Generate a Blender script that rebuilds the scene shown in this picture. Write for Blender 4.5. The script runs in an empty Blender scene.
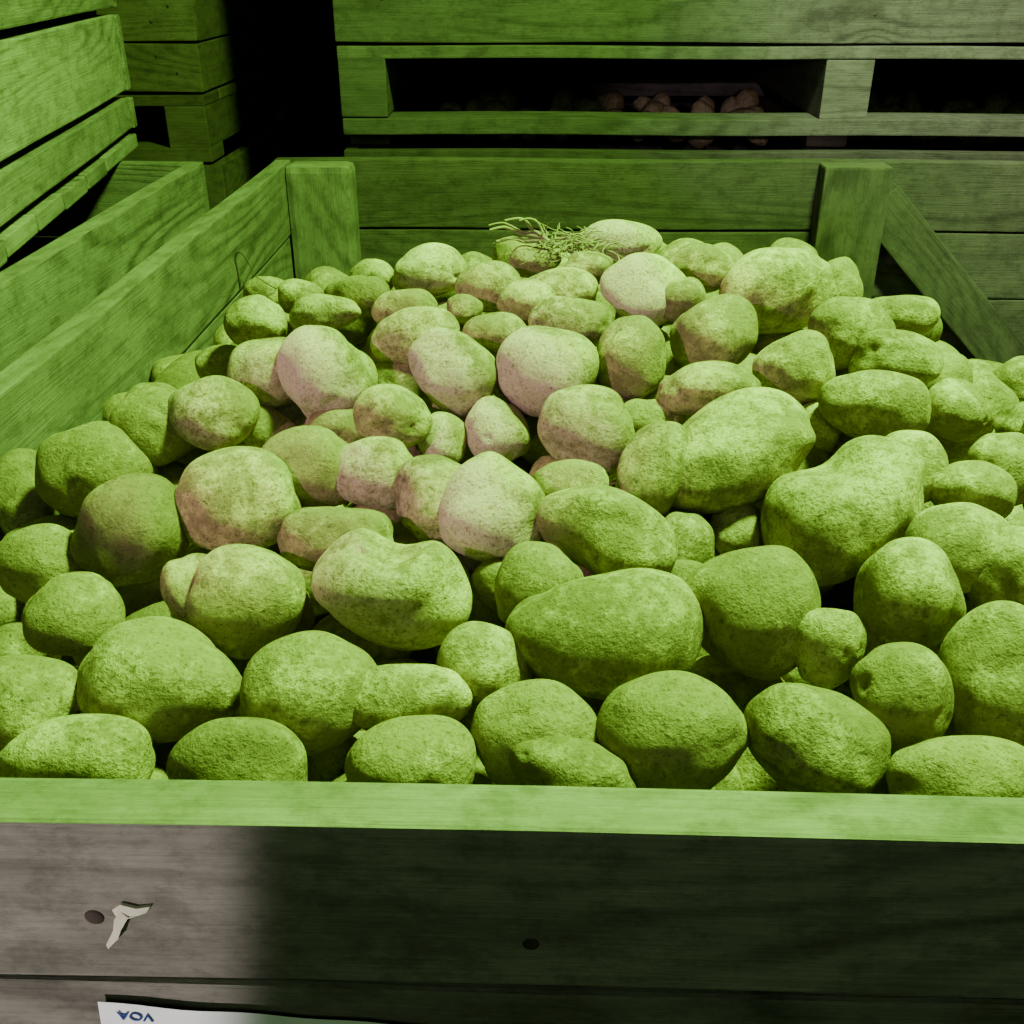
import bpy, bmesh, math, random
import numpy as np
from mathutils import Vector, Matrix, Euler
random.seed(7); rng=np.random.RandomState(11)
S=bpy.context.scene
# ------------------------------------------------------------ camera
PITCH=28.5; YAW=1.5
cd=bpy.data.cameras.new("camera"); cam=bpy.data.objects.new("camera",cd); S.collection.objects.link(cam)
cd.sensor_width=36; cd.lens=36; cd.clip_start=.01
cam.location=(0,0,1.5); cam.rotation_euler=(math.radians(90-PITCH),0,math.radians(YAW))
S.camera=cam
CM=Euler((math.radians(90-PITCH),0,math.radians(YAW))).to_matrix()
CR=np.array(CM@Vector((1,0,0))); CU=np.array(CM@Vector((0,1,0))); CF=np.array(CM@Vector((0,0,-1)))
CO=np.array((0,0,1.5)); RIM=1.2

# ------------------------------------------------------------ node helpers
def new_mat(name):
    m=bpy.data.materials.new(name); m.use_nodes=True
    nt=m.node_tree; nt.nodes.clear()
    out=nt.nodes.new('ShaderNodeOutputMaterial'); b=nt.nodes.new('ShaderNodeBsdfPrincipled')
    nt.links.new(b.outputs[0],out.inputs[0]); b.inputs['Roughness'].default_value=.85
    b.inputs['Specular IOR Level'].default_value=.25
    return m,nt,b
def N(nt,t,**k):
    n=nt.nodes.new(t)
    for a,v in k.items():
        setattr(n,a,v)
    return n
def math_(nt,op,a,b=None,c=None,clamp=False):
    n=nt.nodes.new('ShaderNodeMath'); n.operation=op; n.use_clamp=clamp
    for i,x in enumerate((a,b,c)):
        if x is None: continue
        if isinstance(x,(int,float)): n.inputs[i].default_value=x
        else: nt.links.new(x,n.inputs[i])
    return n.outputs[0]
def vmap(nt,src,sc,loc=(0,0,0)):
    n=nt.nodes.new('ShaderNodeMapping'); n.inputs['Scale'].default_value=sc; n.inputs['Location'].default_value=loc
    nt.links.new(src,n.inputs[0]); return n.outputs[0]
def noise(nt,vec,scale,detail=3,rough=.5,dist=0):
    n=nt.nodes.new('ShaderNodeTexNoise'); n.inputs['Scale'].default_value=scale; n.inputs['Detail'].default_value=detail
    n.inputs['Roughness'].default_value=rough; n.inputs['Distortion'].default_value=dist
    nt.links.new(vec,n.inputs['Vector']); return n.outputs['Fac']
def ramp(nt,fac,stops):
    n=nt.nodes.new('ShaderNodeValToRGB'); cr=n.color_ramp
    while len(cr.elements)<len(stops): cr.elements.new(.5)
    for e,(p,c) in zip(cr.elements,stops):
        e.position=p; e.color=(c if len(c)==4 else (*c,1))
    nt.links.new(fac,n.inputs[0]); return n.outputs[0]
def mix(nt,fac,a,b,mode='MIX'):
    n=nt.nodes.new('ShaderNodeMix'); n.data_type='RGBA'; n.blend_type=mode
    for s,x in ((0,fac),(6,a),(7,b)):
        if isinstance(x,(int,float)): n.inputs[s].default_value=x
        elif isinstance(x,tuple): n.inputs[s].default_value=(*x,1)
        else: nt.links.new(x,n.inputs[s])
    return n.outputs[2]
def bump(nt,h,strength,dist,prev=None):
    n=nt.nodes.new('ShaderNodeBump'); n.inputs['Strength'].default_value=strength; n.inputs['Distance'].default_value=dist
    nt.links.new(h,n.inputs['Height'])
    if prev is not None: nt.links.new(prev,n.inputs['Normal'])
    return n.outputs[0]

def wood_material(name,light,dark,ring=.5):
    m,nt,b=new_mat(name)
    uv=N(nt,'ShaderNodeUVMap',uv_map='grain').outputs[0]
    tn=N(nt,'ShaderNodeUVMap',uv_map='tone').outputs[0]
    sep=nt.nodes.new('ShaderNodeSeparateXYZ'); nt.links.new(tn,sep.inputs[0])
    v=nt.nodes.new('ShaderNodeTexVoronoi'); v.inputs['Scale'].default_value=1; v.feature='F1'
    nt.links.new(vmap(nt,uv,(4,6,1)),v.inputs['Vector'])
    sc=nt.nodes.new('ShaderNodeSeparateColor'); nt.links.new(v.outputs['Color'],sc.inputs[0])
    pick=math_(nt,'GREATER_THAN',sc.outputs[0],.62)
    kd=math_(nt,'ADD',v.outputs['Distance'],math_(nt,'MULTIPLY',noise(nt,vmap(nt,uv,(60,60,1)),1),.03))
    knot=math_(nt,'MULTIPLY',math_(nt,'SUBTRACT',1,math_(nt,'DIVIDE',kd,.075),clamp=True),pick)
    pull=math_(nt,'MULTIPLY',math_(nt,'POWER',2.718,math_(nt,'MULTIPLY',kd,-8)),pick)
    base=noise(nt,vmap(nt,uv,(1.1,6,1)),1,1.2,.4,.2)
    f=math_(nt,'ADD',base,math_(nt,'MULTIPLY',pull,.22))
    wob=noise(nt,vmap(nt,uv,(14,120,1)),1,3,.6)
    rr=math_(nt,'ADD',math_(nt,'MULTIPLY',f,115),math_(nt,'MULTIPLY',wob,2.5))
    rings=math_(nt,'MULTIPLY_ADD',math_(nt,'SINE',rr),.5,.5)
    rings=math_(nt,'POWER',rings,2.2)
    zone=noise(nt,vmap(nt,uv,(2,9,1),(9,3,0)),1,2)
    rings=math_(nt,'MULTIPLY',rings,math_(nt,'MULTIPLY_ADD',zone,2.4,-.75,clamp=True))
    fib=noise(nt,vmap(nt,uv,(14,420,1)),1,5,.7)
    fib2=noise(nt,vmap(nt,uv,(5,110,1)),1,5,.65)
    blot=noise(nt,vmap(nt,uv,(9,16,1)),1,7,.72)
    dirt=noise(nt,vmap(nt,uv,(28,40,1),(3,8,0)),1,7,.75)
    speck=noise(nt,vmap(nt,uv,(160,260,1)),1,3,.7)
    t=math_(nt,'ADD',math_(nt,'MULTIPLY',rings,.46*ring*2),math_(nt,'MULTIPLY',fib,.5))
    t=math_(nt,'ADD',t,math_(nt,'MULTIPLY',fib2,.34))
    t=math_(nt,'ADD',t,math_(nt,'MULTIPLY_ADD',speck,.35,-.15))
    col=ramp(nt,t,[(.32,light),(.98,dark)])
    st=ramp(nt,blot,[(.36,(.45,.44,.42)),(.60,(1,1,1))])
    col=mix(nt,.5,col,st,'MULTIPLY')
    col=mix(nt,.5,col,ramp(nt,dirt,[(.40,(.4,.39,.37)),(.52,(1,1,1))]),'MULTIPLY')
    tone=math_(nt,'MULTIPLY_ADD',sep.outputs[0],.5,.72)
    cb=nt.nodes.new('ShaderNodeCombineColor')
    for i in range(3): nt.links.new(tone,cb.inputs[i])
    col=mix(nt,1.0,col,cb.outputs[0],'MULTIPLY')
    col=mix(nt,knot,col,(.03,.02,.013))
    nt.links.new(col,b.inputs['Base Color'])
    h=math_(nt,'ADD',math_(nt,'MULTIPLY',fib,-.7),math_(nt,'MULTIPLY',rings,-.3))
    h=math_(nt,'ADD',h,math_(nt,'MULTIPLY',knot,-.6))
    h=math_(nt,'ADD',h,math_(nt,'MULTIPLY',fib2,-.5))
    h=math_(nt,'ADD',h,math_(nt,'MULTIPLY',dirt,.5))
    nt.links.new(bump(nt,h,.7,.0025),b.inputs['Normal'])
    b.inputs['Roughness'].default_value=.88
    return m
WOOD=wood_material("weathered_wood",(.25,.235,.20),(.08,.075,.062))
WOOD_SHADED=wood_material("shaded_wood",(.085,.075,.066),(.03,.027,.023))  # same wood darkened: shade on back planks and rear crate painted into the colour
WOOD_DIM=wood_material("half_shaded_wood",(.125,.115,.105),(.045,.041,.036))  # medium-dark wood for the rear upper crate, weaker light put into its colour
WOODD=wood_material("old_dark_wood",(.12,.10,.08),(.045,.038,.03),.4)
def plain(name,c,r=.7,metal=0):
    m,nt,b=new_mat(name); tc=N(nt,'ShaderNodeTexCoord').outputs['Object']
    n=noise(nt,tc,40,4); 
    nt.links.new(mix(nt,n,tuple(x*.7 for x in c),tuple(min(1,x*1.15) for x in c)),b.inputs['Base Color'])
    b.inputs['Roughness'].default_value=r; b.inputs['Metallic'].default_value=metal; return m
NAIL=plain("rusty_nail",(.06,.04,.03),.6,.5)

# ------------------------------------------------------------ plank building
class WoodBuild:
    def __init__(s):
        s.bm=bmesh.new(); s.g=s.bm.loops.layers.uv.new('grain'); s.t=s.bm.loops.layers.uv.new('tone')
    def plank(s,lo,hi,axis,M=None,mat=0,bev=.0025,tone=None,jit=.0012,off=None):
        lo=Vector(lo); hi=Vector(hi); c=(lo+hi)/2; d=hi-lo
        b=bmesh.new(); bmesh.ops.create_cube(b,size=1)
        for v in b.verts: v.co=Vector((v.co.x*d.x,v.co.y*d.y,v.co.z*d.z))
        cuts=max(1,int(d[axis]/.12))
        es=[e for e in b.edges if abs((e.verts[0].co-e.verts[1].co)[axis])>d[axis]*.5]
        bmesh.ops.subdivide_edges(b,edges=es,cuts=cuts)
        b.normal_update()
        es=[e for e in b.edges if len(e.link_faces)==2 and e.link_faces[0].normal.dot(e.link_faces[1].normal)<.5]
        bmesh.ops.bevel(b,geom=es,offset=min(bev,min(d)*.3),segments=2,affect='EDGES',profile=.6)
        b.normal_update()
        ro=(random.uniform(0,50),random.uniform(0,50)) if off is None else off
        tn=random.random() if tone is None else tone
        j=Vector([random.uniform(-jit,jit) for _ in range(3)])
        ph=random.uniform(0,6)
        T=Matrix.Translation(c+j)
        if M is not None: T=M@T
        vm={}
        for v in b.verts:
            co=v.co.copy(); w=.0012*math.sin(co[axis]*9+ph)
            k=(axis+2)%3; co[k]+=w
            vm[v]=s.bm.verts.new(T@co)
        for f in b.faces:
            try: nf=s.bm.faces.new([vm[v] for v in f.verts])
            except ValueError: continue
            n=f.normal; na=max(range(3),key=lambda i:abs(n[i]))
            for l,ol in zip(nf.loops,f.loops):
                p=ol.vert.co
                if na==axis:
                    o=[i for i in range(3) if i!=axis]; u=(p[o[0]]*.4+ro[0]+7,p[o[1]]+ro[1])
                else:
                    o=[i for i in range(3) if i not in(axis,na)][0]
                    u=(p[axis]+ro[0],p[o]+ro[1]+na*.05)
                l[s.g].uv=u; l[s.t].uv=(tn,0)
            nf.material_index=mat; nf.smooth=False
        b.free()
    def disc(s,c,n,r,mat=1,h=.0015):
        n=Vector(n).normalized(); q=n.to_track_quat('Z','Y').to_matrix().to_4x4()
        M=Matrix.Translation(Vector(c))@q
        b=bmesh.new(); bmesh.ops.create_uvsphere(b,u_segments=14,v_segments=8,radius=1)
        vm={v:s.bm.verts.new(M@Vector((v.co.x*r,v.co.y*r,v.co.z*h))) for v in b.verts}
        for f in b.faces:
            nf=s.bm.faces.new([vm[v] for v in f.verts]); nf.material_index=mat; nf.smooth=True
        b.free()
    def finish(s,name,mats,M=None):
        me=bpy.data.meshes.new(name); s.bm.normal_update(); s.bm.to_mesh(me); s.bm.free()
        for m in mats: me.materials.append(m)
        o=bpy.data.objects.new(name,me); S.collection.objects.link(o)
        if M is not None: o.matrix_world=M
        return o

def crate(name,M,W,D,H,th=.026,row=.118,front_row=None,base=.12,mat=WOOD,bmat=None,midpost=True,brace=True,gap=.005,post=(.11,.06),backpost=True):
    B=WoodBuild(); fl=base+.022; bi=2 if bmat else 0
    def rows(rh):
        z=H; out=[]
        while z-fl>.03:
            z0=max(fl,z-rh); out.append((z0+gap,z)); z=z0
        return out
    for i,(a,b_) in enumerate(rows(front_row or row)):
        B.plank((-.001,0,a),(W+.001,th,b_),0)
        for x in (.05,.09,W/2-.03,W/2+.03,W-.09,W-.05):
            B.disc((x,-.0005,a+(b_-a)*random.uniform(.25,.75)),(0,-1,0),.0035)
    for a,b_ in rows(row):
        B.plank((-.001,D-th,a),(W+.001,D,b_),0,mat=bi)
        for x0 in (0,W-th):
            B.plank((x0,th+.001,a),(x0+th,D-th-.001,b_),1)
        for x in (.05,.09,W/2-.03,W/2+.03,W-.09,W-.05):
            B.disc((x,D-th-.0005,a+(b_-a)*random.uniform(.25,.75)),(0,-1,0),.004)
    pw,pd=post
    xs=[th,W-th-pw]
    for x in xs:
        for y in (th,D-th-pd):
            if y>th and not backpost: continue
            B.plank((x,y,fl),(x+pw,y+pd,H-.001),2,bev=.012,tone=.05)
    if midpost:
        for y in (th,D-th-pd*.8):
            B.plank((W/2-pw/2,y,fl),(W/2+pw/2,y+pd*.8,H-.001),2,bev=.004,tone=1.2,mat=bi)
    if brace:
        L=(H-fl)*1.2
        for sx in (1,-1):
            Mb=Matrix.Translation((W/2+sx*(pw/2),D-th-.022,H-.015))@Matrix.Rotation(sx*math.radians(45.5),4,'Y')
            lo,hi=((0.02,-.02,-.075),(L,.02,0)) 
            if sx<0: lo,hi=((-L,-.02,-.075),(-.02,.02,0))
            if brace=='right' and sx<0: continue
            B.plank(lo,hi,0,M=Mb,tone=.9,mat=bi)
    nb=int(D/.12)
    for i in range(nb):
        B.plank((.0,i*D/nb,base),(W,(i+1)*D/nb-.008,fl),0)
    if base>.05:
        for x in (0,W/2-.045,W-.09):
            B.plank((x,0.0,.031),(x+.09,D,base-.0005),1)
        for yy in (0,D/2-.05,D-.1):
            B.plank((0,yy,0),(W,yy+.1,.03),0)
    return B.finish(name,[mat,NAIL]+([bmat] if bmat else []),M)

X0=-.446; Wm=.52*2-2*X0; Y0=.291; Dm=1.813-Y0
main=crate("wooden_potato_crate",Matrix.Translation((X0,Y0,0)),Wm,Dm,RIM,front_row=.097,brace='right',bmat=WOOD_SHADED)
crate("wooden_potato_crate",Matrix.Translation((-2.325,.14,0)),1.765,1.62,RIM,brace=False,row=.125,backpost=False)
Mu=Matrix.Translation((-.71,1.89,RIM+.004))@Matrix.Rotation(math.radians(9.0),4,'Z')@Matrix.Translation((-1.75,-1.3,0))
crate("wooden_potato_crate",Mu,1.75,1.3,.85,base=.0,brace=False,row=.128,gap=.012)
crate("wooden_potato_crate",Matrix.Translation((-.385,2.10,0)),1.93,1.4,1.165,brace=False,mat=WOOD_SHADED)
crate("wooden_potato_crate",Matrix.Translation((-.385,2.10,1.166+.028)),1.93,1.4,.9,base=.137,brace=False,row=.15,mat=WOOD_DIM)
bb=WoodBuild()
for x in (-.38,.53,1.45): bb.plank((x,2.15,1.1665),(x+.08,3.4,1.193),1)
bb.finish("stacking_battens",[WOODD])
crate("wooden_potato_crate",Matrix.Translation((-2.57,2.36,0)),1.86,1.5,1.09,brace=False,mat=WOODD)
crate("wooden_potato_crate",Matrix.Translation((-2.59,2.36,1.094)),1.86,1.5,.95,base=.12,brace=False,mat=WOODD)

# ------------------------------------------------------------ potato material
def potato_material():
    m,nt,b=new_mat("dusty_potato_skin")
    at=N(nt,'ShaderNodeAttribute',attribute_name='pot'); sc=nt.nodes.new('ShaderNodeSeparateColor'); nt.links.new(at.outputs['Color'],sc.inputs[0])
    tone,pink_lit,rnd=sc.outputs[0],sc.outputs[1],sc.outputs[2]
    P=N(nt,'ShaderNodeTexCoord').outputs['Object']
    big=noise(nt,P,20,4,.55); med=noise(nt,P,120,5,.7); fine=noise(nt,P,480,4,.75)
    soil=ramp(nt,med,[(.3,(.165,.135,.06)),(.7,(.275,.23,.105))])
    skin=ramp(nt,fine,[(.3,(.50,.43,.18)),(.7,(.66,.58,.25))])
    pinks=ramp(nt,fine,[(.3,(.46,.34,.27)),(.7,(.58,.45,.36))])
    f=math_(nt,'ADD',math_(nt,'MULTIPLY_ADD',big,3.0,-2.1),math_(nt,'MULTIPLY',tone,1.15))
    f=math_(nt,'ADD',f,math_(nt,'MULTIPLY_ADD',med,1.8,-.9),clamp=True)
    col=mix(nt,f,soil,skin)
    k=math_(nt,'MULTIPLY_ADD',rnd,.45,.82); cb=nt.nodes.new('ShaderNodeCombineColor')
    for i in range(3): nt.links.new(k,cb.inputs[i])
    col=mix(nt,1.0,col,cb.outputs[0],'MULTIPLY')
    pm=math_(nt,'ADD',math_(nt,'MULTIPLY',pink_lit,1.15),math_(nt,'MULTIPLY_ADD',med,2.0,-1.25),clamp=True)  # mask for the pinkish light painted onto chosen skins
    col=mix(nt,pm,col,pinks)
    fl=noise(nt,P,300,3,.7)
    crumb=ramp(nt,fl,[(.60,(0,0,0)),(.66,(1,1,1))])
    col=mix(nt,math_(nt,'MULTIPLY',crumb,.6),col,(.08,.065,.03))
    dk=ramp(nt,fine,[(.30,(.45,.45,.45)),(.46,(1,1,1))])
    col=mix(nt,.75,col,dk,'MULTIPLY')
    nt.links.new(col,b.inputs['Base Color'])
    n1=bump(nt,med,.5,.004)
    n2=bump(nt,crumb,.4,.0008,n1)
    n3=bump(nt,fine,.6,.0012,n2)
    nt.links.new(n3,b.inputs['Normal'])
    nt.links.new(math_(nt,'MULTIPLY_ADD',f,-.18,.80),b.inputs['Roughness'])
    b.inputs['Specular IOR Level'].default_value=.28
    return m
POT=potato_material()
def ico(sub):
    b=bmesh.new(); bmesh.ops.create_icosphere(b,subdivisions=sub,radius=1)
    b.verts.ensure_lookup_table()
    V=np.array([v.co[:] for v in b.verts]); F=np.array([[v.index for v in f.verts] for f in b.faces]); b.free()
    V/=np.linalg.norm(V,axis=1)[:,None]; return V,F
ICO={k:ico(k) for k in (4,5)}
PINK_POS=np.array((-.85,-.25,1.85))
class Pile:
    def __init__(s): s.V=[];s.F=[];s.C=[];s.n=0
    def add(s,c,A,ax,sub,tone,pink_lit,lump=1.0,bean=0.0):
        n,F=ICO[sub]
        r=np.ones(len(n))
        p=np.sign(n)*np.abs(n)**rng.uniform(.86,1.0)
        p/= (np.abs(p)**2.0).sum(1)[:,None]**.5*.5+.5
        for fr,am in ((1.7,.055),(2.8,.045),(4.5,.024),(8,.009)):
            for _ in range(3):
                k=rng.normal(size=3); k*=fr/np.linalg.norm(k)
                r+=am*lump*np.sin(n@k*1.3+rng.uniform(0,6.28))*.85
        for _ in range(rng.randint(4,9)):
            d=rng.normal(size=3); d/=np.linalg.norm(d)
            q=n@d; w=rng.uniform(.10,.2)
            r-=rng.uniform(.03,.09)*np.exp(-((1-q)/(w*w*.5)))
        tp=1+.15*rng.uniform(-1,1)*n[:,0]
        q=p*r[:,None]; q[:,1]*=tp; q[:,2]*=tp
        q[:,1]+=rng.uniform(-.12,.12)*(q[:,0]**2-.4)
        if bean:
            q[:,1]-=bean*np.exp(-(n[:,0]/.33)**2)*np.clip(n[:,1]+.2,0,1)
        lo=q.min(0); hi=q.max(0); q=(q-(lo+hi)/2)/((hi-lo)/2)
        q=q*np.array(ax)
        W=q@A.T
        s.V.append(W+c); s.F.append(F+s.n); s.n+=len(n)
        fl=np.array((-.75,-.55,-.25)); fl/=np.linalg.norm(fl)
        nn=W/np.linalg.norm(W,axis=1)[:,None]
        side=np.clip((nn@fl)*1.7+.75,0,1)  # pink confined to lower-left sides, painting light from that direction into the colour
        col=np.empty((len(n),4)); col[:]=(tone,pink_lit,rng.rand(),1); col[:,1]=pink_lit*side; s.C.append(col)
    def finish(s,name):
        V=np.concatenate(s.V).astype(np.float32); F=np.concatenate(s.F).astype(np.int32); C=np.concatenate(s.C).astype(np.float32)
        me=bpy.data.meshes.new(name); me.vertices.add(len(V)); me.vertices.foreach_set('co',V.ravel())
        me.loops.add(F.size); me.loops.foreach_set('vertex_index',F.ravel())
        me.polygons.add(len(F)); me.polygons.foreach_set('loop_start',np.arange(0,F.size,3,dtype=np.int32))
        me.polygons.foreach_set('loop_total',np.full(len(F),3,dtype=np.int32))
        me.update(calc_edges=True)
        me.polygons.foreach_set('use_smooth',np.ones(len(F),dtype=bool))
        a=me.attributes.new('pot','FLOAT_COLOR','POINT'); a.data.foreach_set('color',C.ravel())
        me.materials.append(POT); o=bpy.data.objects.new(name,me); S.collection.objects.link(o); return o

def sst(a,b,x):
    t=min(1,max(0,(x-a)/(b-a))); return t*t*(3-2*t)
def ridge(x): return max(.5,.97-1.6*max(0,x-.27))
def Hs(x,y):
    g=math.exp(-((x-.12)/.36)**2/2-((y-.98)/.33)**2/2)
    yb=ridge(x)
    return (RIM-.04+.115*g-(.13+.20*sst(-.25,.1,x))*sst(yb,yb+.42,y)
            -.035*sst(.15,.4,-x)*sst(.7,1.2,y)-.055*sst(.24,.42,-x))
def hit(u,v,dz=0):
    d=CF+CR*(u-512)/1024-CU*(v-512)/1024
    t=.2; best=(9,0)
    while t<2.0:
        p=CO+d*t; g=p[2]-Hs(p[0],p[1])-dz
        if g<0: return p,t
        if p[1]<1.25 and g<best[0]: best=(g,t)
        t+=.004
    return CO+d*best[1],best[1]
def proj(p):
    q=p-CO; z=q@CF; return 512+1024*(q@CR)/z, 512-1024*(q@CU)/z, z
L=[(75,755,150,80,0,.75,0),(240,768,130,108,0,.6,0),(410,768,130,102,0,.45,0),(573,774,128,72,-16,.65,0),
(672,733,152,124,0,.65,0),(815,742,150,108,-27,.6,0),(535,732,125,104,0,.5,0),(405,699,133,72,8,.85,0),
(313,690,133,118,20,.4,0),(160,682,166,118,-12,.5,0),(25,706,112,98,0,.5,0),(330,757,62,60,0,.3,0),(130,790,80,50,0,.6,0),
(905,700,100,112,10,.5,0),(1000,685,116,168,0,.5,0),(962,778,150,84,0,.2,0),(828,648,74,80,0,.8,0),
(912,595,105,114,0,.8,0),(752,612,142,132,0,.25,0),(607,634,198,125,4,.65,0),(484,668,92,92,0,.5,0),
(391,590,162,112,-12,.8,.5,.38),(249,600,118,114,10,.55,0),(192,592,62,76,0,.7,0),(73,614,98,82,0,.45,0),
(42,565,92,82,0,.45,0),(0,612,50,70,0,.5,0),(12,652,64,60,0,.4,0),(130,531,110,106,25,.35,0),(238,501,127,107,0,1.1,0),
(97,470,118,98,-10,.45,0),(16,495,62,92,0,.35,0),(337,540,116,66,0,.4,0),(305,472,104,86,20,.3,0),
(373,473,92,72,-5,.75,.7),(436,500,84,90,0,.6,.4),(494,514,110,104,-35,.8,1.1),(606,532,146,88,-22,.65,0),
(540,585,90,86,0,.3,0),(684,548,58,72,0,.5,.3),(738,530,62,60,0,.2,.3),(727,453,176,110,20,.8,0),
(845,508,176,124,38,.75,0,.34),(958,547,106,88,0,.6,0),(587,431,98,92,-15,.7,.5),(498,430,65,66,0,.7,1.1),
(545,371,100,92,-25,.75,1.1),(452,373,92,80,-20,.8,1),(328,374,94,96,10,.8,1.2),(212,414,92,74,0,.75,.4),
(268,374,80,74,0,.6,.5),(393,417,78,66,0,.8,.0),(443,440,50,56,0,.7,1),(153,427,84,82,20,.4,0),(138,392,62,50,10,.5,0),
(630,358,70,82,0,.6,0),(714,335,88,76,10,.6,0),(643,291,87,70,-10,.8,1.2),(622,244,78,48,0,.8,1.1),
(775,290,116,84,5,.65,0),(702,268,76,48,0,.75,0),(570,326,82,56,0,.8,.3),(795,367,82,72,0,.6,0),
(850,334,82,72,0,.65,0),(874,407,108,68,-5,.6,0),(898,360,90,58,0,.6,0),(710,388,102,54,5,.7,0),
(820,430,48,54,0,.7,0),(940,438,72,60,0,.7,0),(960,412,74,60,-20,.7,0),(1005,470,70,74,0,.6,0),(973,492,88,62,0,.6,0),
(1008,572,84,92,0,.5,0),(908,470,74,78,0,.6,0),(430,270,76,50,0,.75,.5),(488,286,66,50,0,.75,0),
(372,277,46,36,0,.7,0),(357,297,64,40,5,.7,.0),(326,315,72,40,5,.7,.3),(405,309,66,42,0,.7,0),(415,338,88,58,0,.75,.3),
(465,309,36,30,0,.6,0),(496,333,66,40,0,.6,0),(528,303,62,46,0,.7,0),(560,292,74,50,0,.75,0),
(180,361,76,46,0,.5,0),(208,331,40,30,0,.6,0),(256,322,62,52,0,.65,0),(266,291,46,30,0,.7,0),(225,366,58,42,0,.5,0),
(300,297,44,34,0,.6,0),(682,300,54,46,0,.7,0),(650,428,70,58,0,.4,0),(650,470,66,100,-10,.7,0),(570,490,76,60,0,.6,0),
(900,316,76,42,0,.7,0),(535,262,52,32,0,.7,0),(588,268,50,34,0,.6,0),(662,396,46,40,0,.5,0),(1012,618,70,60,0,.4,0),
(925,655,46,44,0,.4,0),(515,385,50,46,0,.4,.2),(392,385,60,50,0,.4,.2),(610,395,52,50,0,.4,0),(755,425,60,50,0,.4,0),
(480,365,50,50,0,.5,.3),(680,590,70,60,0,.3,0),(860,645,60,60,0,.3,0),(440,585,60,70,0,.3,0),(1030,430,70,56,0,.6,0),
(340,425,60,50,0,.4,.1),(270,430,60,50,0,.3,0),(380,525,60,56,0,.3,0),(105,650,60,50,0,.3,0),(505,585,70,60,0,.3,0),
]
L2=[(985,384,70,34,1.30,RIM-.235),(1020,398,70,44,1.22,RIM-.22),(945,375,60,34,1.35,RIM-.24),(1045,376,70,40,1.4,RIM-.26)]
pile=Pile(); placed=[]
def basis(ang,tiltx=0):
    a=math.radians(ang)
    r=CR*math.cos(a)+CU*math.sin(a); u=-CR*math.sin(a)+CU*math.cos(a)
    return np.stack([r,u,-CF],axis=1)
for e in L:
    u,v,w,h,an,tone,pink_lit=e[:7]; bean=e[7] if len(e)>7 else 0
    small=w*h<4400 and v>360
    p,t=hit(u,v,-.03 if small else 0); rx=w/2*t/1024*1.02; ry=h/2*t/1024*1.02
    rz=(rx*ry)**.5*rng.uniform(.85,.98)
    p[0]=max(p[0],X0+.03+rx*.9)
    placed.append((p,(rx*ry*rz)**(1/3)))
    pile.add(p,basis(an),(rx,ry,rz),5,tone*rng.uniform(.7,1.1),pink_lit,1.0,bean)
for (u,v,w,h,y,z) in L2:
    d=CF+CR*(u-512)/1024-CU*(v-512)/1024; t=y/d[1]; p=CO+d*t
    rx=w/2*t/1024; pile.add(p,basis(0),(rx,rx*.7,rx*.75),4,.6,0); placed.append((p,rx*.8))
xi0,xi1,yi0,yi1=X0+.06,X0+Wm-.06,Y0+.062,Y0+Dm-.07
def randrot():
    q=rng.normal(size=(3,3)); Q,_=np.linalg.qr(q); 
    if np.linalg.det(Q)<0: Q[:,0]*=-1
    return Q
for layer,(dz,sp) in enumerate(((0.0,.066),(-.065,.062),(-.12,.07))):
    P=np.array([p for p,_ in placed]); R=np.array([r for _,r in placed])
    y=yi0;j=0
    while y<yi1:
        x=xi0+(j%2)*sp/2
        while x<xi1:
            px,py=x+rng.uniform(-.009,.009),y+rng.uniform(-.009,.009)
            c=np.array((px,py,Hs(px,py)+dz+rng.uniform(-.006,.006)))
            uu,vv,_z=proj(c)
            seen=-20<uu<1044 and vv<790 and py<ridge(px)+.06
            if layer==0:
                c[2]-=.04 if seen else (.035 if py>ridge(px) else .012)
            rr=rng.uniform(.029,.038)
            d=np.linalg.norm(P-c,axis=1)
            lim=((1.0 if seen else .92) if layer==0 else .75)
            if (d>(R+rr)*lim).all():
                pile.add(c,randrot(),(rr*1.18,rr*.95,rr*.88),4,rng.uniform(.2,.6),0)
                if layer==0:
                    placed.append((c,rr)); P=np.vstack([P,c]); R=np.append(R,rr)
            x+=sp
        y+=sp*.87; j+=1
pile.finish("potato_heap")
p2=Pile()
for i in range(26):
    for j in range(3):
        if rng.rand()<.12: continue
        c=np.array((-.22+i*.066+rng.uniform(-.02,.02),2.50+j*.075+rng.uniform(-.02,.02),1.155+.012*j+rng.uniform(-.012,.012)))
        rr=rng.uniform(.022,.036); p2.add(c,randrot(),(rr*1.25,rr*.95,rr*.85),4,.5,.5)
for i in range(26):
    for j in range(6):
        c=np.array((-.22+i*.066+rng.uniform(-.012,.012),2.2+j*.07,1.02+rng.uniform(-.01,.01)))
        rr=rng.uniform(.028,.036); p2.add(c,randrot(),(rr*1.15,rr*.95,rr*.9),4,.5,.3)
p2.finish("potato_heap")

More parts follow.
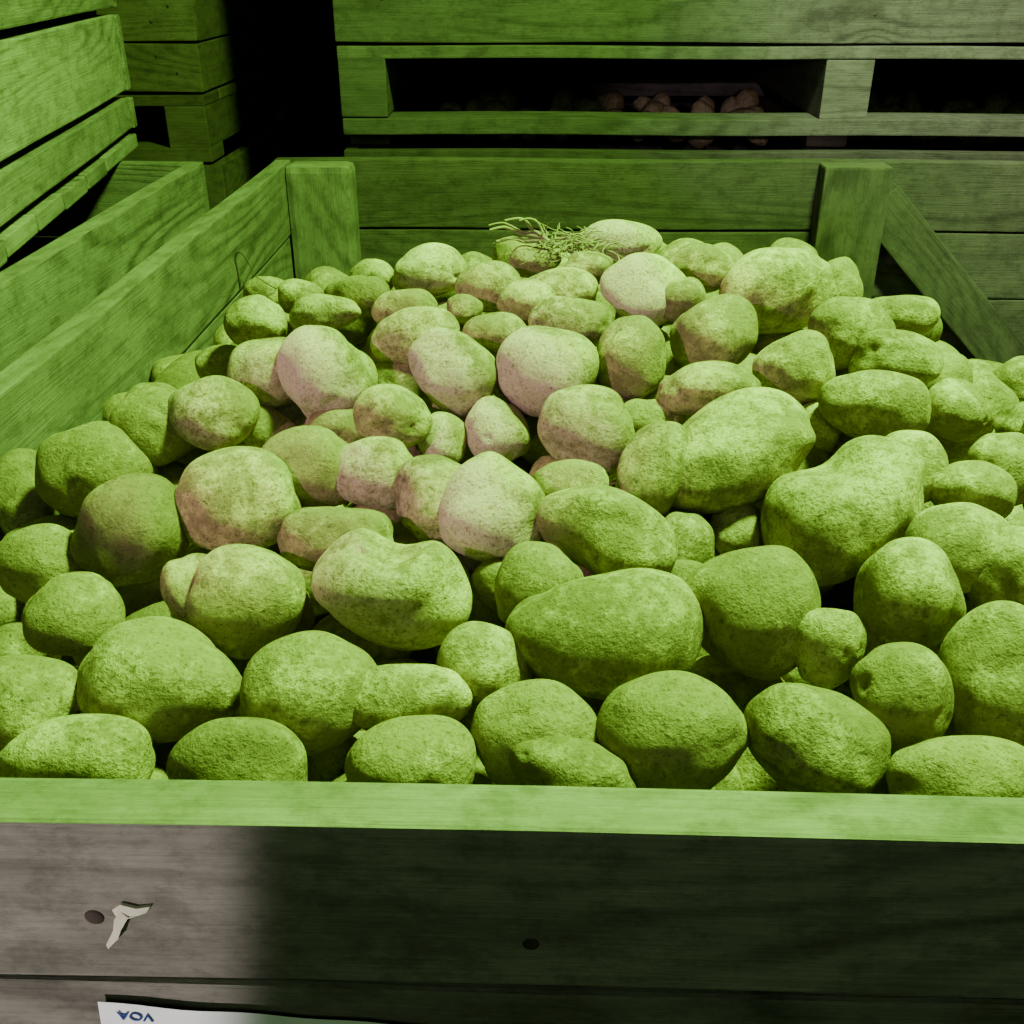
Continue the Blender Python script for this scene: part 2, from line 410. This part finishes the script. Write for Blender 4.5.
# ------------------------------------------------------------ roots / stalks
def strands(name,lst,mat,rad=.0011):
    cu=bpy.data.curves.new(name,'CURVE'); cu.dimensions='3D'; cu.bevel_depth=rad; cu.bevel_resolution=2
    for pts,k in lst:
        s=cu.splines.new('NURBS'); s.points.add(len(pts)-1); s.use_endpoint_u=True; s.order_u=3
        for i,p in enumerate(pts): s.points[i].co=(*p,1); s.points[i].radius=k*(1-.6*i/len(pts))
    cu.materials.append(mat); o=bpy.data.objects.new(name,cu); S.collection.objects.link(o); return o
STR=plain("dry_stalk",(.27,.235,.135),.8)
pc,t=hit(550,262); pc=pc+np.array((0,0,.016))
l=[]
for i in range(110):
    a=rng.uniform(0,6.28); n=rng.randint(4,8); q=pc+rng.normal(size=3)*np.array((.018,.010,.004))+np.array((.014,0,0)); st=rng.uniform(.0025,.0045)
    pts=[q.copy()]; dz=rng.uniform(-.3,.7)
    for k in range(n):
        a+=rng.uniform(-1.1,1.1); q=q+np.array((math.cos(a)*st*1.3,math.sin(a)*st,dz*st)); dz-=rng.uniform(-.2,.4)
        q[2]=max(q[2],pc[2]-.012); pts.append(q.copy())
    l.append((pts,rng.uniform(.3,.75)))
for dx,dz,k in ((-.055,.014,2.0),(-.038,.022,1.8),(-.048,.004,2.6),(.03,.008,1.3),(-.024,.022,1.4),(-.056,.018,1.2)):
    pts=[pc+np.array((dx*s_+.003*math.sin(s_*7+dx*90),.004*math.sin(s_*4),dz*math.sin(s_*1.6)+.002*math.sin(s_*11))) for s_ in (0,.2,.4,.6,.8,1)]
    l.append((pts,k))
strands("dried_potato_stalks",l,STR)
DK=plain("dark_wire",(.06,.05,.04),.6)
pw,_=hit(250,312); l=[]
for i in range(4):
    q=pw+np.array((rng.uniform(-.05,.03),rng.uniform(-.04,.04),.022)); a=rng.uniform(0,6.28); pts=[q.copy()]
    for k in range(4):
        a+=rng.uniform(-.5,.5); q=q+np.array((math.cos(a)*.008,math.sin(a)*.008,rng.uniform(-.003,.004))); pts.append(q.copy())
    l.append((pts,.5))
q=pw+np.array((-.012,.02,.015)); l.append(([q,q+np.array((0,0,.016)),q+np.array((-.002,0,.03)),q+np.array((.004,0,.036)),q+np.array((.010,0,.026)),q+np.array((.013,0,.018))],1.0))
strands("root_fibres",l,DK)

# ------------------------------------------------------------ front plank details
def front(u,v,off=0):
    d=CF+CR*(u-512)/1024-CU*(v-512)/1024; t=(Y0-off)/d[1]; return Vector(CO+d*t)
KN=plain("knot_wood",(.04,.027,.02),.8)
kb=WoodBuild()
for (u,v,r) in ((95,916,.0045),(531,943,.0038)):
    kb.disc(front(u,v,-.0006),(0,-1,0),r,0,.0018)
kb.finish("wood_knots",[KN])
SPL=plain("fresh_split_wood",(.58,.55,.43),.7)
bm=bmesh.new()
def shard(pts):
    vs=[bm.verts.new(front(u,v,.0006+o)) for u,v,o in pts]
    f=bm.faces.new(vs)
    r=bmesh.ops.extrude_face_region(bm,geom=[f])
    for g in r['geom']:
        if isinstance(g,bmesh.types.BMVert): g.co.y+=.0015
shard([(112,910,0),(120,905,.001),(136,909,.0012),(150,907,.001),(146,913,.001),(138,916,.0015),(128,919,.002),(116,917,.001)])
shard([(120,912,.001),(128,918,.002),(121,930,.003),(118,939,.003),(108,949,.002),(106,945,.002),(113,931,.002),(114,920,.002)])
bmesh.ops.recalc_face_normals(bm,faces=bm.faces)
me=bpy.data.meshes.new("splinter"); bm.to_mesh(me); bm.free(); me.materials.append(SPL)
o=bpy.data.objects.new("wood_splinter",me); S.collection.objects.link(o)
root=bpy.data.objects.new("paper_label",None); S.collection.objects.link(root)
tl=front(98,1001,.0018); tr=front(430,1026,.0018); root.location=tl
dx=(tr-tl); ang=math.atan2(dx.z,dx.x); W_=dx.length; root.rotation_euler=(0,-ang,0)
bm=bmesh.new(); nx,nz=16,12; Hh=.19; g={}
for i in range(nx+1):
    for j in range(nz+1):
        x=W_*i/nx; z=-Hh*j/nz
        g[i,j]=bm.verts.new((x,-.0004-.0003*math.sin(i*.5)*math.exp(-j*.3)-.0004*math.sin(j*.9+i*.2),z+(.0006*math.sin(i*1.1) if j==0 else 0)))
for i in range(nx):
    for j in range(nz): bm.faces.new([g[i,j],g[i,j+1],g[i+1,j+1],g[i+1,j]]).smooth=True
me=bpy.data.meshes.new("sheet"); bm.to_mesh(me); bm.free()
PAP=plain("white_paper",(.84,.88,.93),.6); me.materials.append(PAP)
o=bpy.data.objects.new("sheet",me); S.collection.objects.link(o); o.parent=root
BLU=plain("blue_ink",(.02,.04,.22),.5)
for k,(tx,x,z,sz,rz) in enumerate((("VOA",.024,-.0045,.0075,180),("TABLE POTATOES",.105,-.05,.008,180),("LOT 24",.08,-.09,.012,180))):
    cu=bpy.data.curves.new("text","FONT"); cu.body=tx; cu.size=sz; cu.extrude=.0001; cu.offset=.00012; cu.materials.append(BLU)
    o=bpy.data.objects.new("text_%d"%(k+1),cu); S.collection.objects.link(o); o.parent=root
    o.location=(x,-.0014,z); o.rotation_euler=(math.radians(90),math.radians(rz),0)

# ------------------------------------------------------------ room
def room_mat(name,c):
    m,nt,b=new_mat(name); P=N(nt,'ShaderNodeTexCoord').outputs['Object']
    n=noise(nt,P,3,6,.6); nt.links.new(mix(nt,n,tuple(x*.6 for x in c),c),b.inputs['Base Color'])
    nt.links.new(bump(nt,noise(nt,P,60,4),.3,.003),b.inputs['Normal']); return m
def slab(name,lo,hi,mat):
    bm=bmesh.new(); bmesh.ops.create_cube(bm,size=1); lo=Vector(lo);hi=Vector(hi)
    for v in bm.verts: v.co=Vector([(lo[i]+hi[i])/2+v.co[i]*(hi[i]-lo[i]) for i in range(3)])
    me=bpy.data.meshes.new(name); bm.to_mesh(me); bm.free(); me.materials.append(mat)
    o=bpy.data.objects.new(name,me); S.collection.objects.link(o)
CON=room_mat("concrete",(.10,.095,.085)); WAL=room_mat("dark_wall",(.05,.05,.05))
slab("floor",(-4,-3,-.1),(5,6,0),CON); slab("wall_back",(-4,6,0),(5,6.1,4.2),WAL)
slab("wall_left",(-4.1,-3,0),(-4,6,4.2),WAL); slab("wall_right",(5,-3,0),(5.1,6,4.2),WAL); slab("ceiling",(-4,-3,4.2),(5,6,4.3),WAL)

# ------------------------------------------------------------ lights
def aim(o,t): o.rotation_euler=(Vector(t)-o.location).to_track_quat('-Z','Y').to_euler()
def area(name,loc,tgt,size,e,c):
    l=bpy.data.lights.new(name,'AREA'); l.size=size; l.energy=e; l.color=c
    o=bpy.data.objects.new(name,l); S.collection.objects.link(o); o.location=loc; aim(o,tgt)
def spot(name,loc,tgt,ang,e,c,blend=.3,r=.02):
    l=bpy.data.lights.new(name,'SPOT'); l.spot_size=math.radians(ang); l.spot_blend=blend; l.energy=e; l.color=c; l.shadow_soft_size=r
    o=bpy.data.objects.new(name,l); S.collection.objects.link(o); o.location=loc; aim(o,tgt)
area("green_lamp",(.56,.80,2.7),(.0,.75,1.1),.18,150,(.385,1.0,.135))
spot("front_spot",(-1.0,-1.0,.80),(-.75,.29,1.12),46.2,125,(1,.88,.88),.07,.010)  # added spot; its cone edge imitates a shadow edge on the front planks
spot("pink_spot",PINK_POS,tuple(hit(460,395)[0]),16,54,(1,.55,.74),.5,.012)  # added pink spot that tints the potatoes in the centre
spot("rear_fill_spot",(.5,.4,3.3),(1.05,2.2,1.42),36,480,(1,.78,.88),.8,.08)  # added fill that gives the rear crate a pinkish brightness
spot("pink_spot",(.15,-1.2,1.75),(.42,2.55,1.19),9,90,(1,.72,.85),.7,.02)  # added narrow spot that brightens the potatoes inside the rear opening
w=bpy.data.worlds.new("world"); S.world=w; w.use_nodes=True
w.node_tree.nodes['Background'].inputs[0].default_value=(.6,.7,.5,1); w.node_tree.nodes['Background'].inputs[1].default_value=.006
area("front_fill",(.4,-1.6,2.3),(.2,.3,1.1),.8,8,(.62,.95,.50))  # added soft fill from behind the camera, lifts the dark front planks
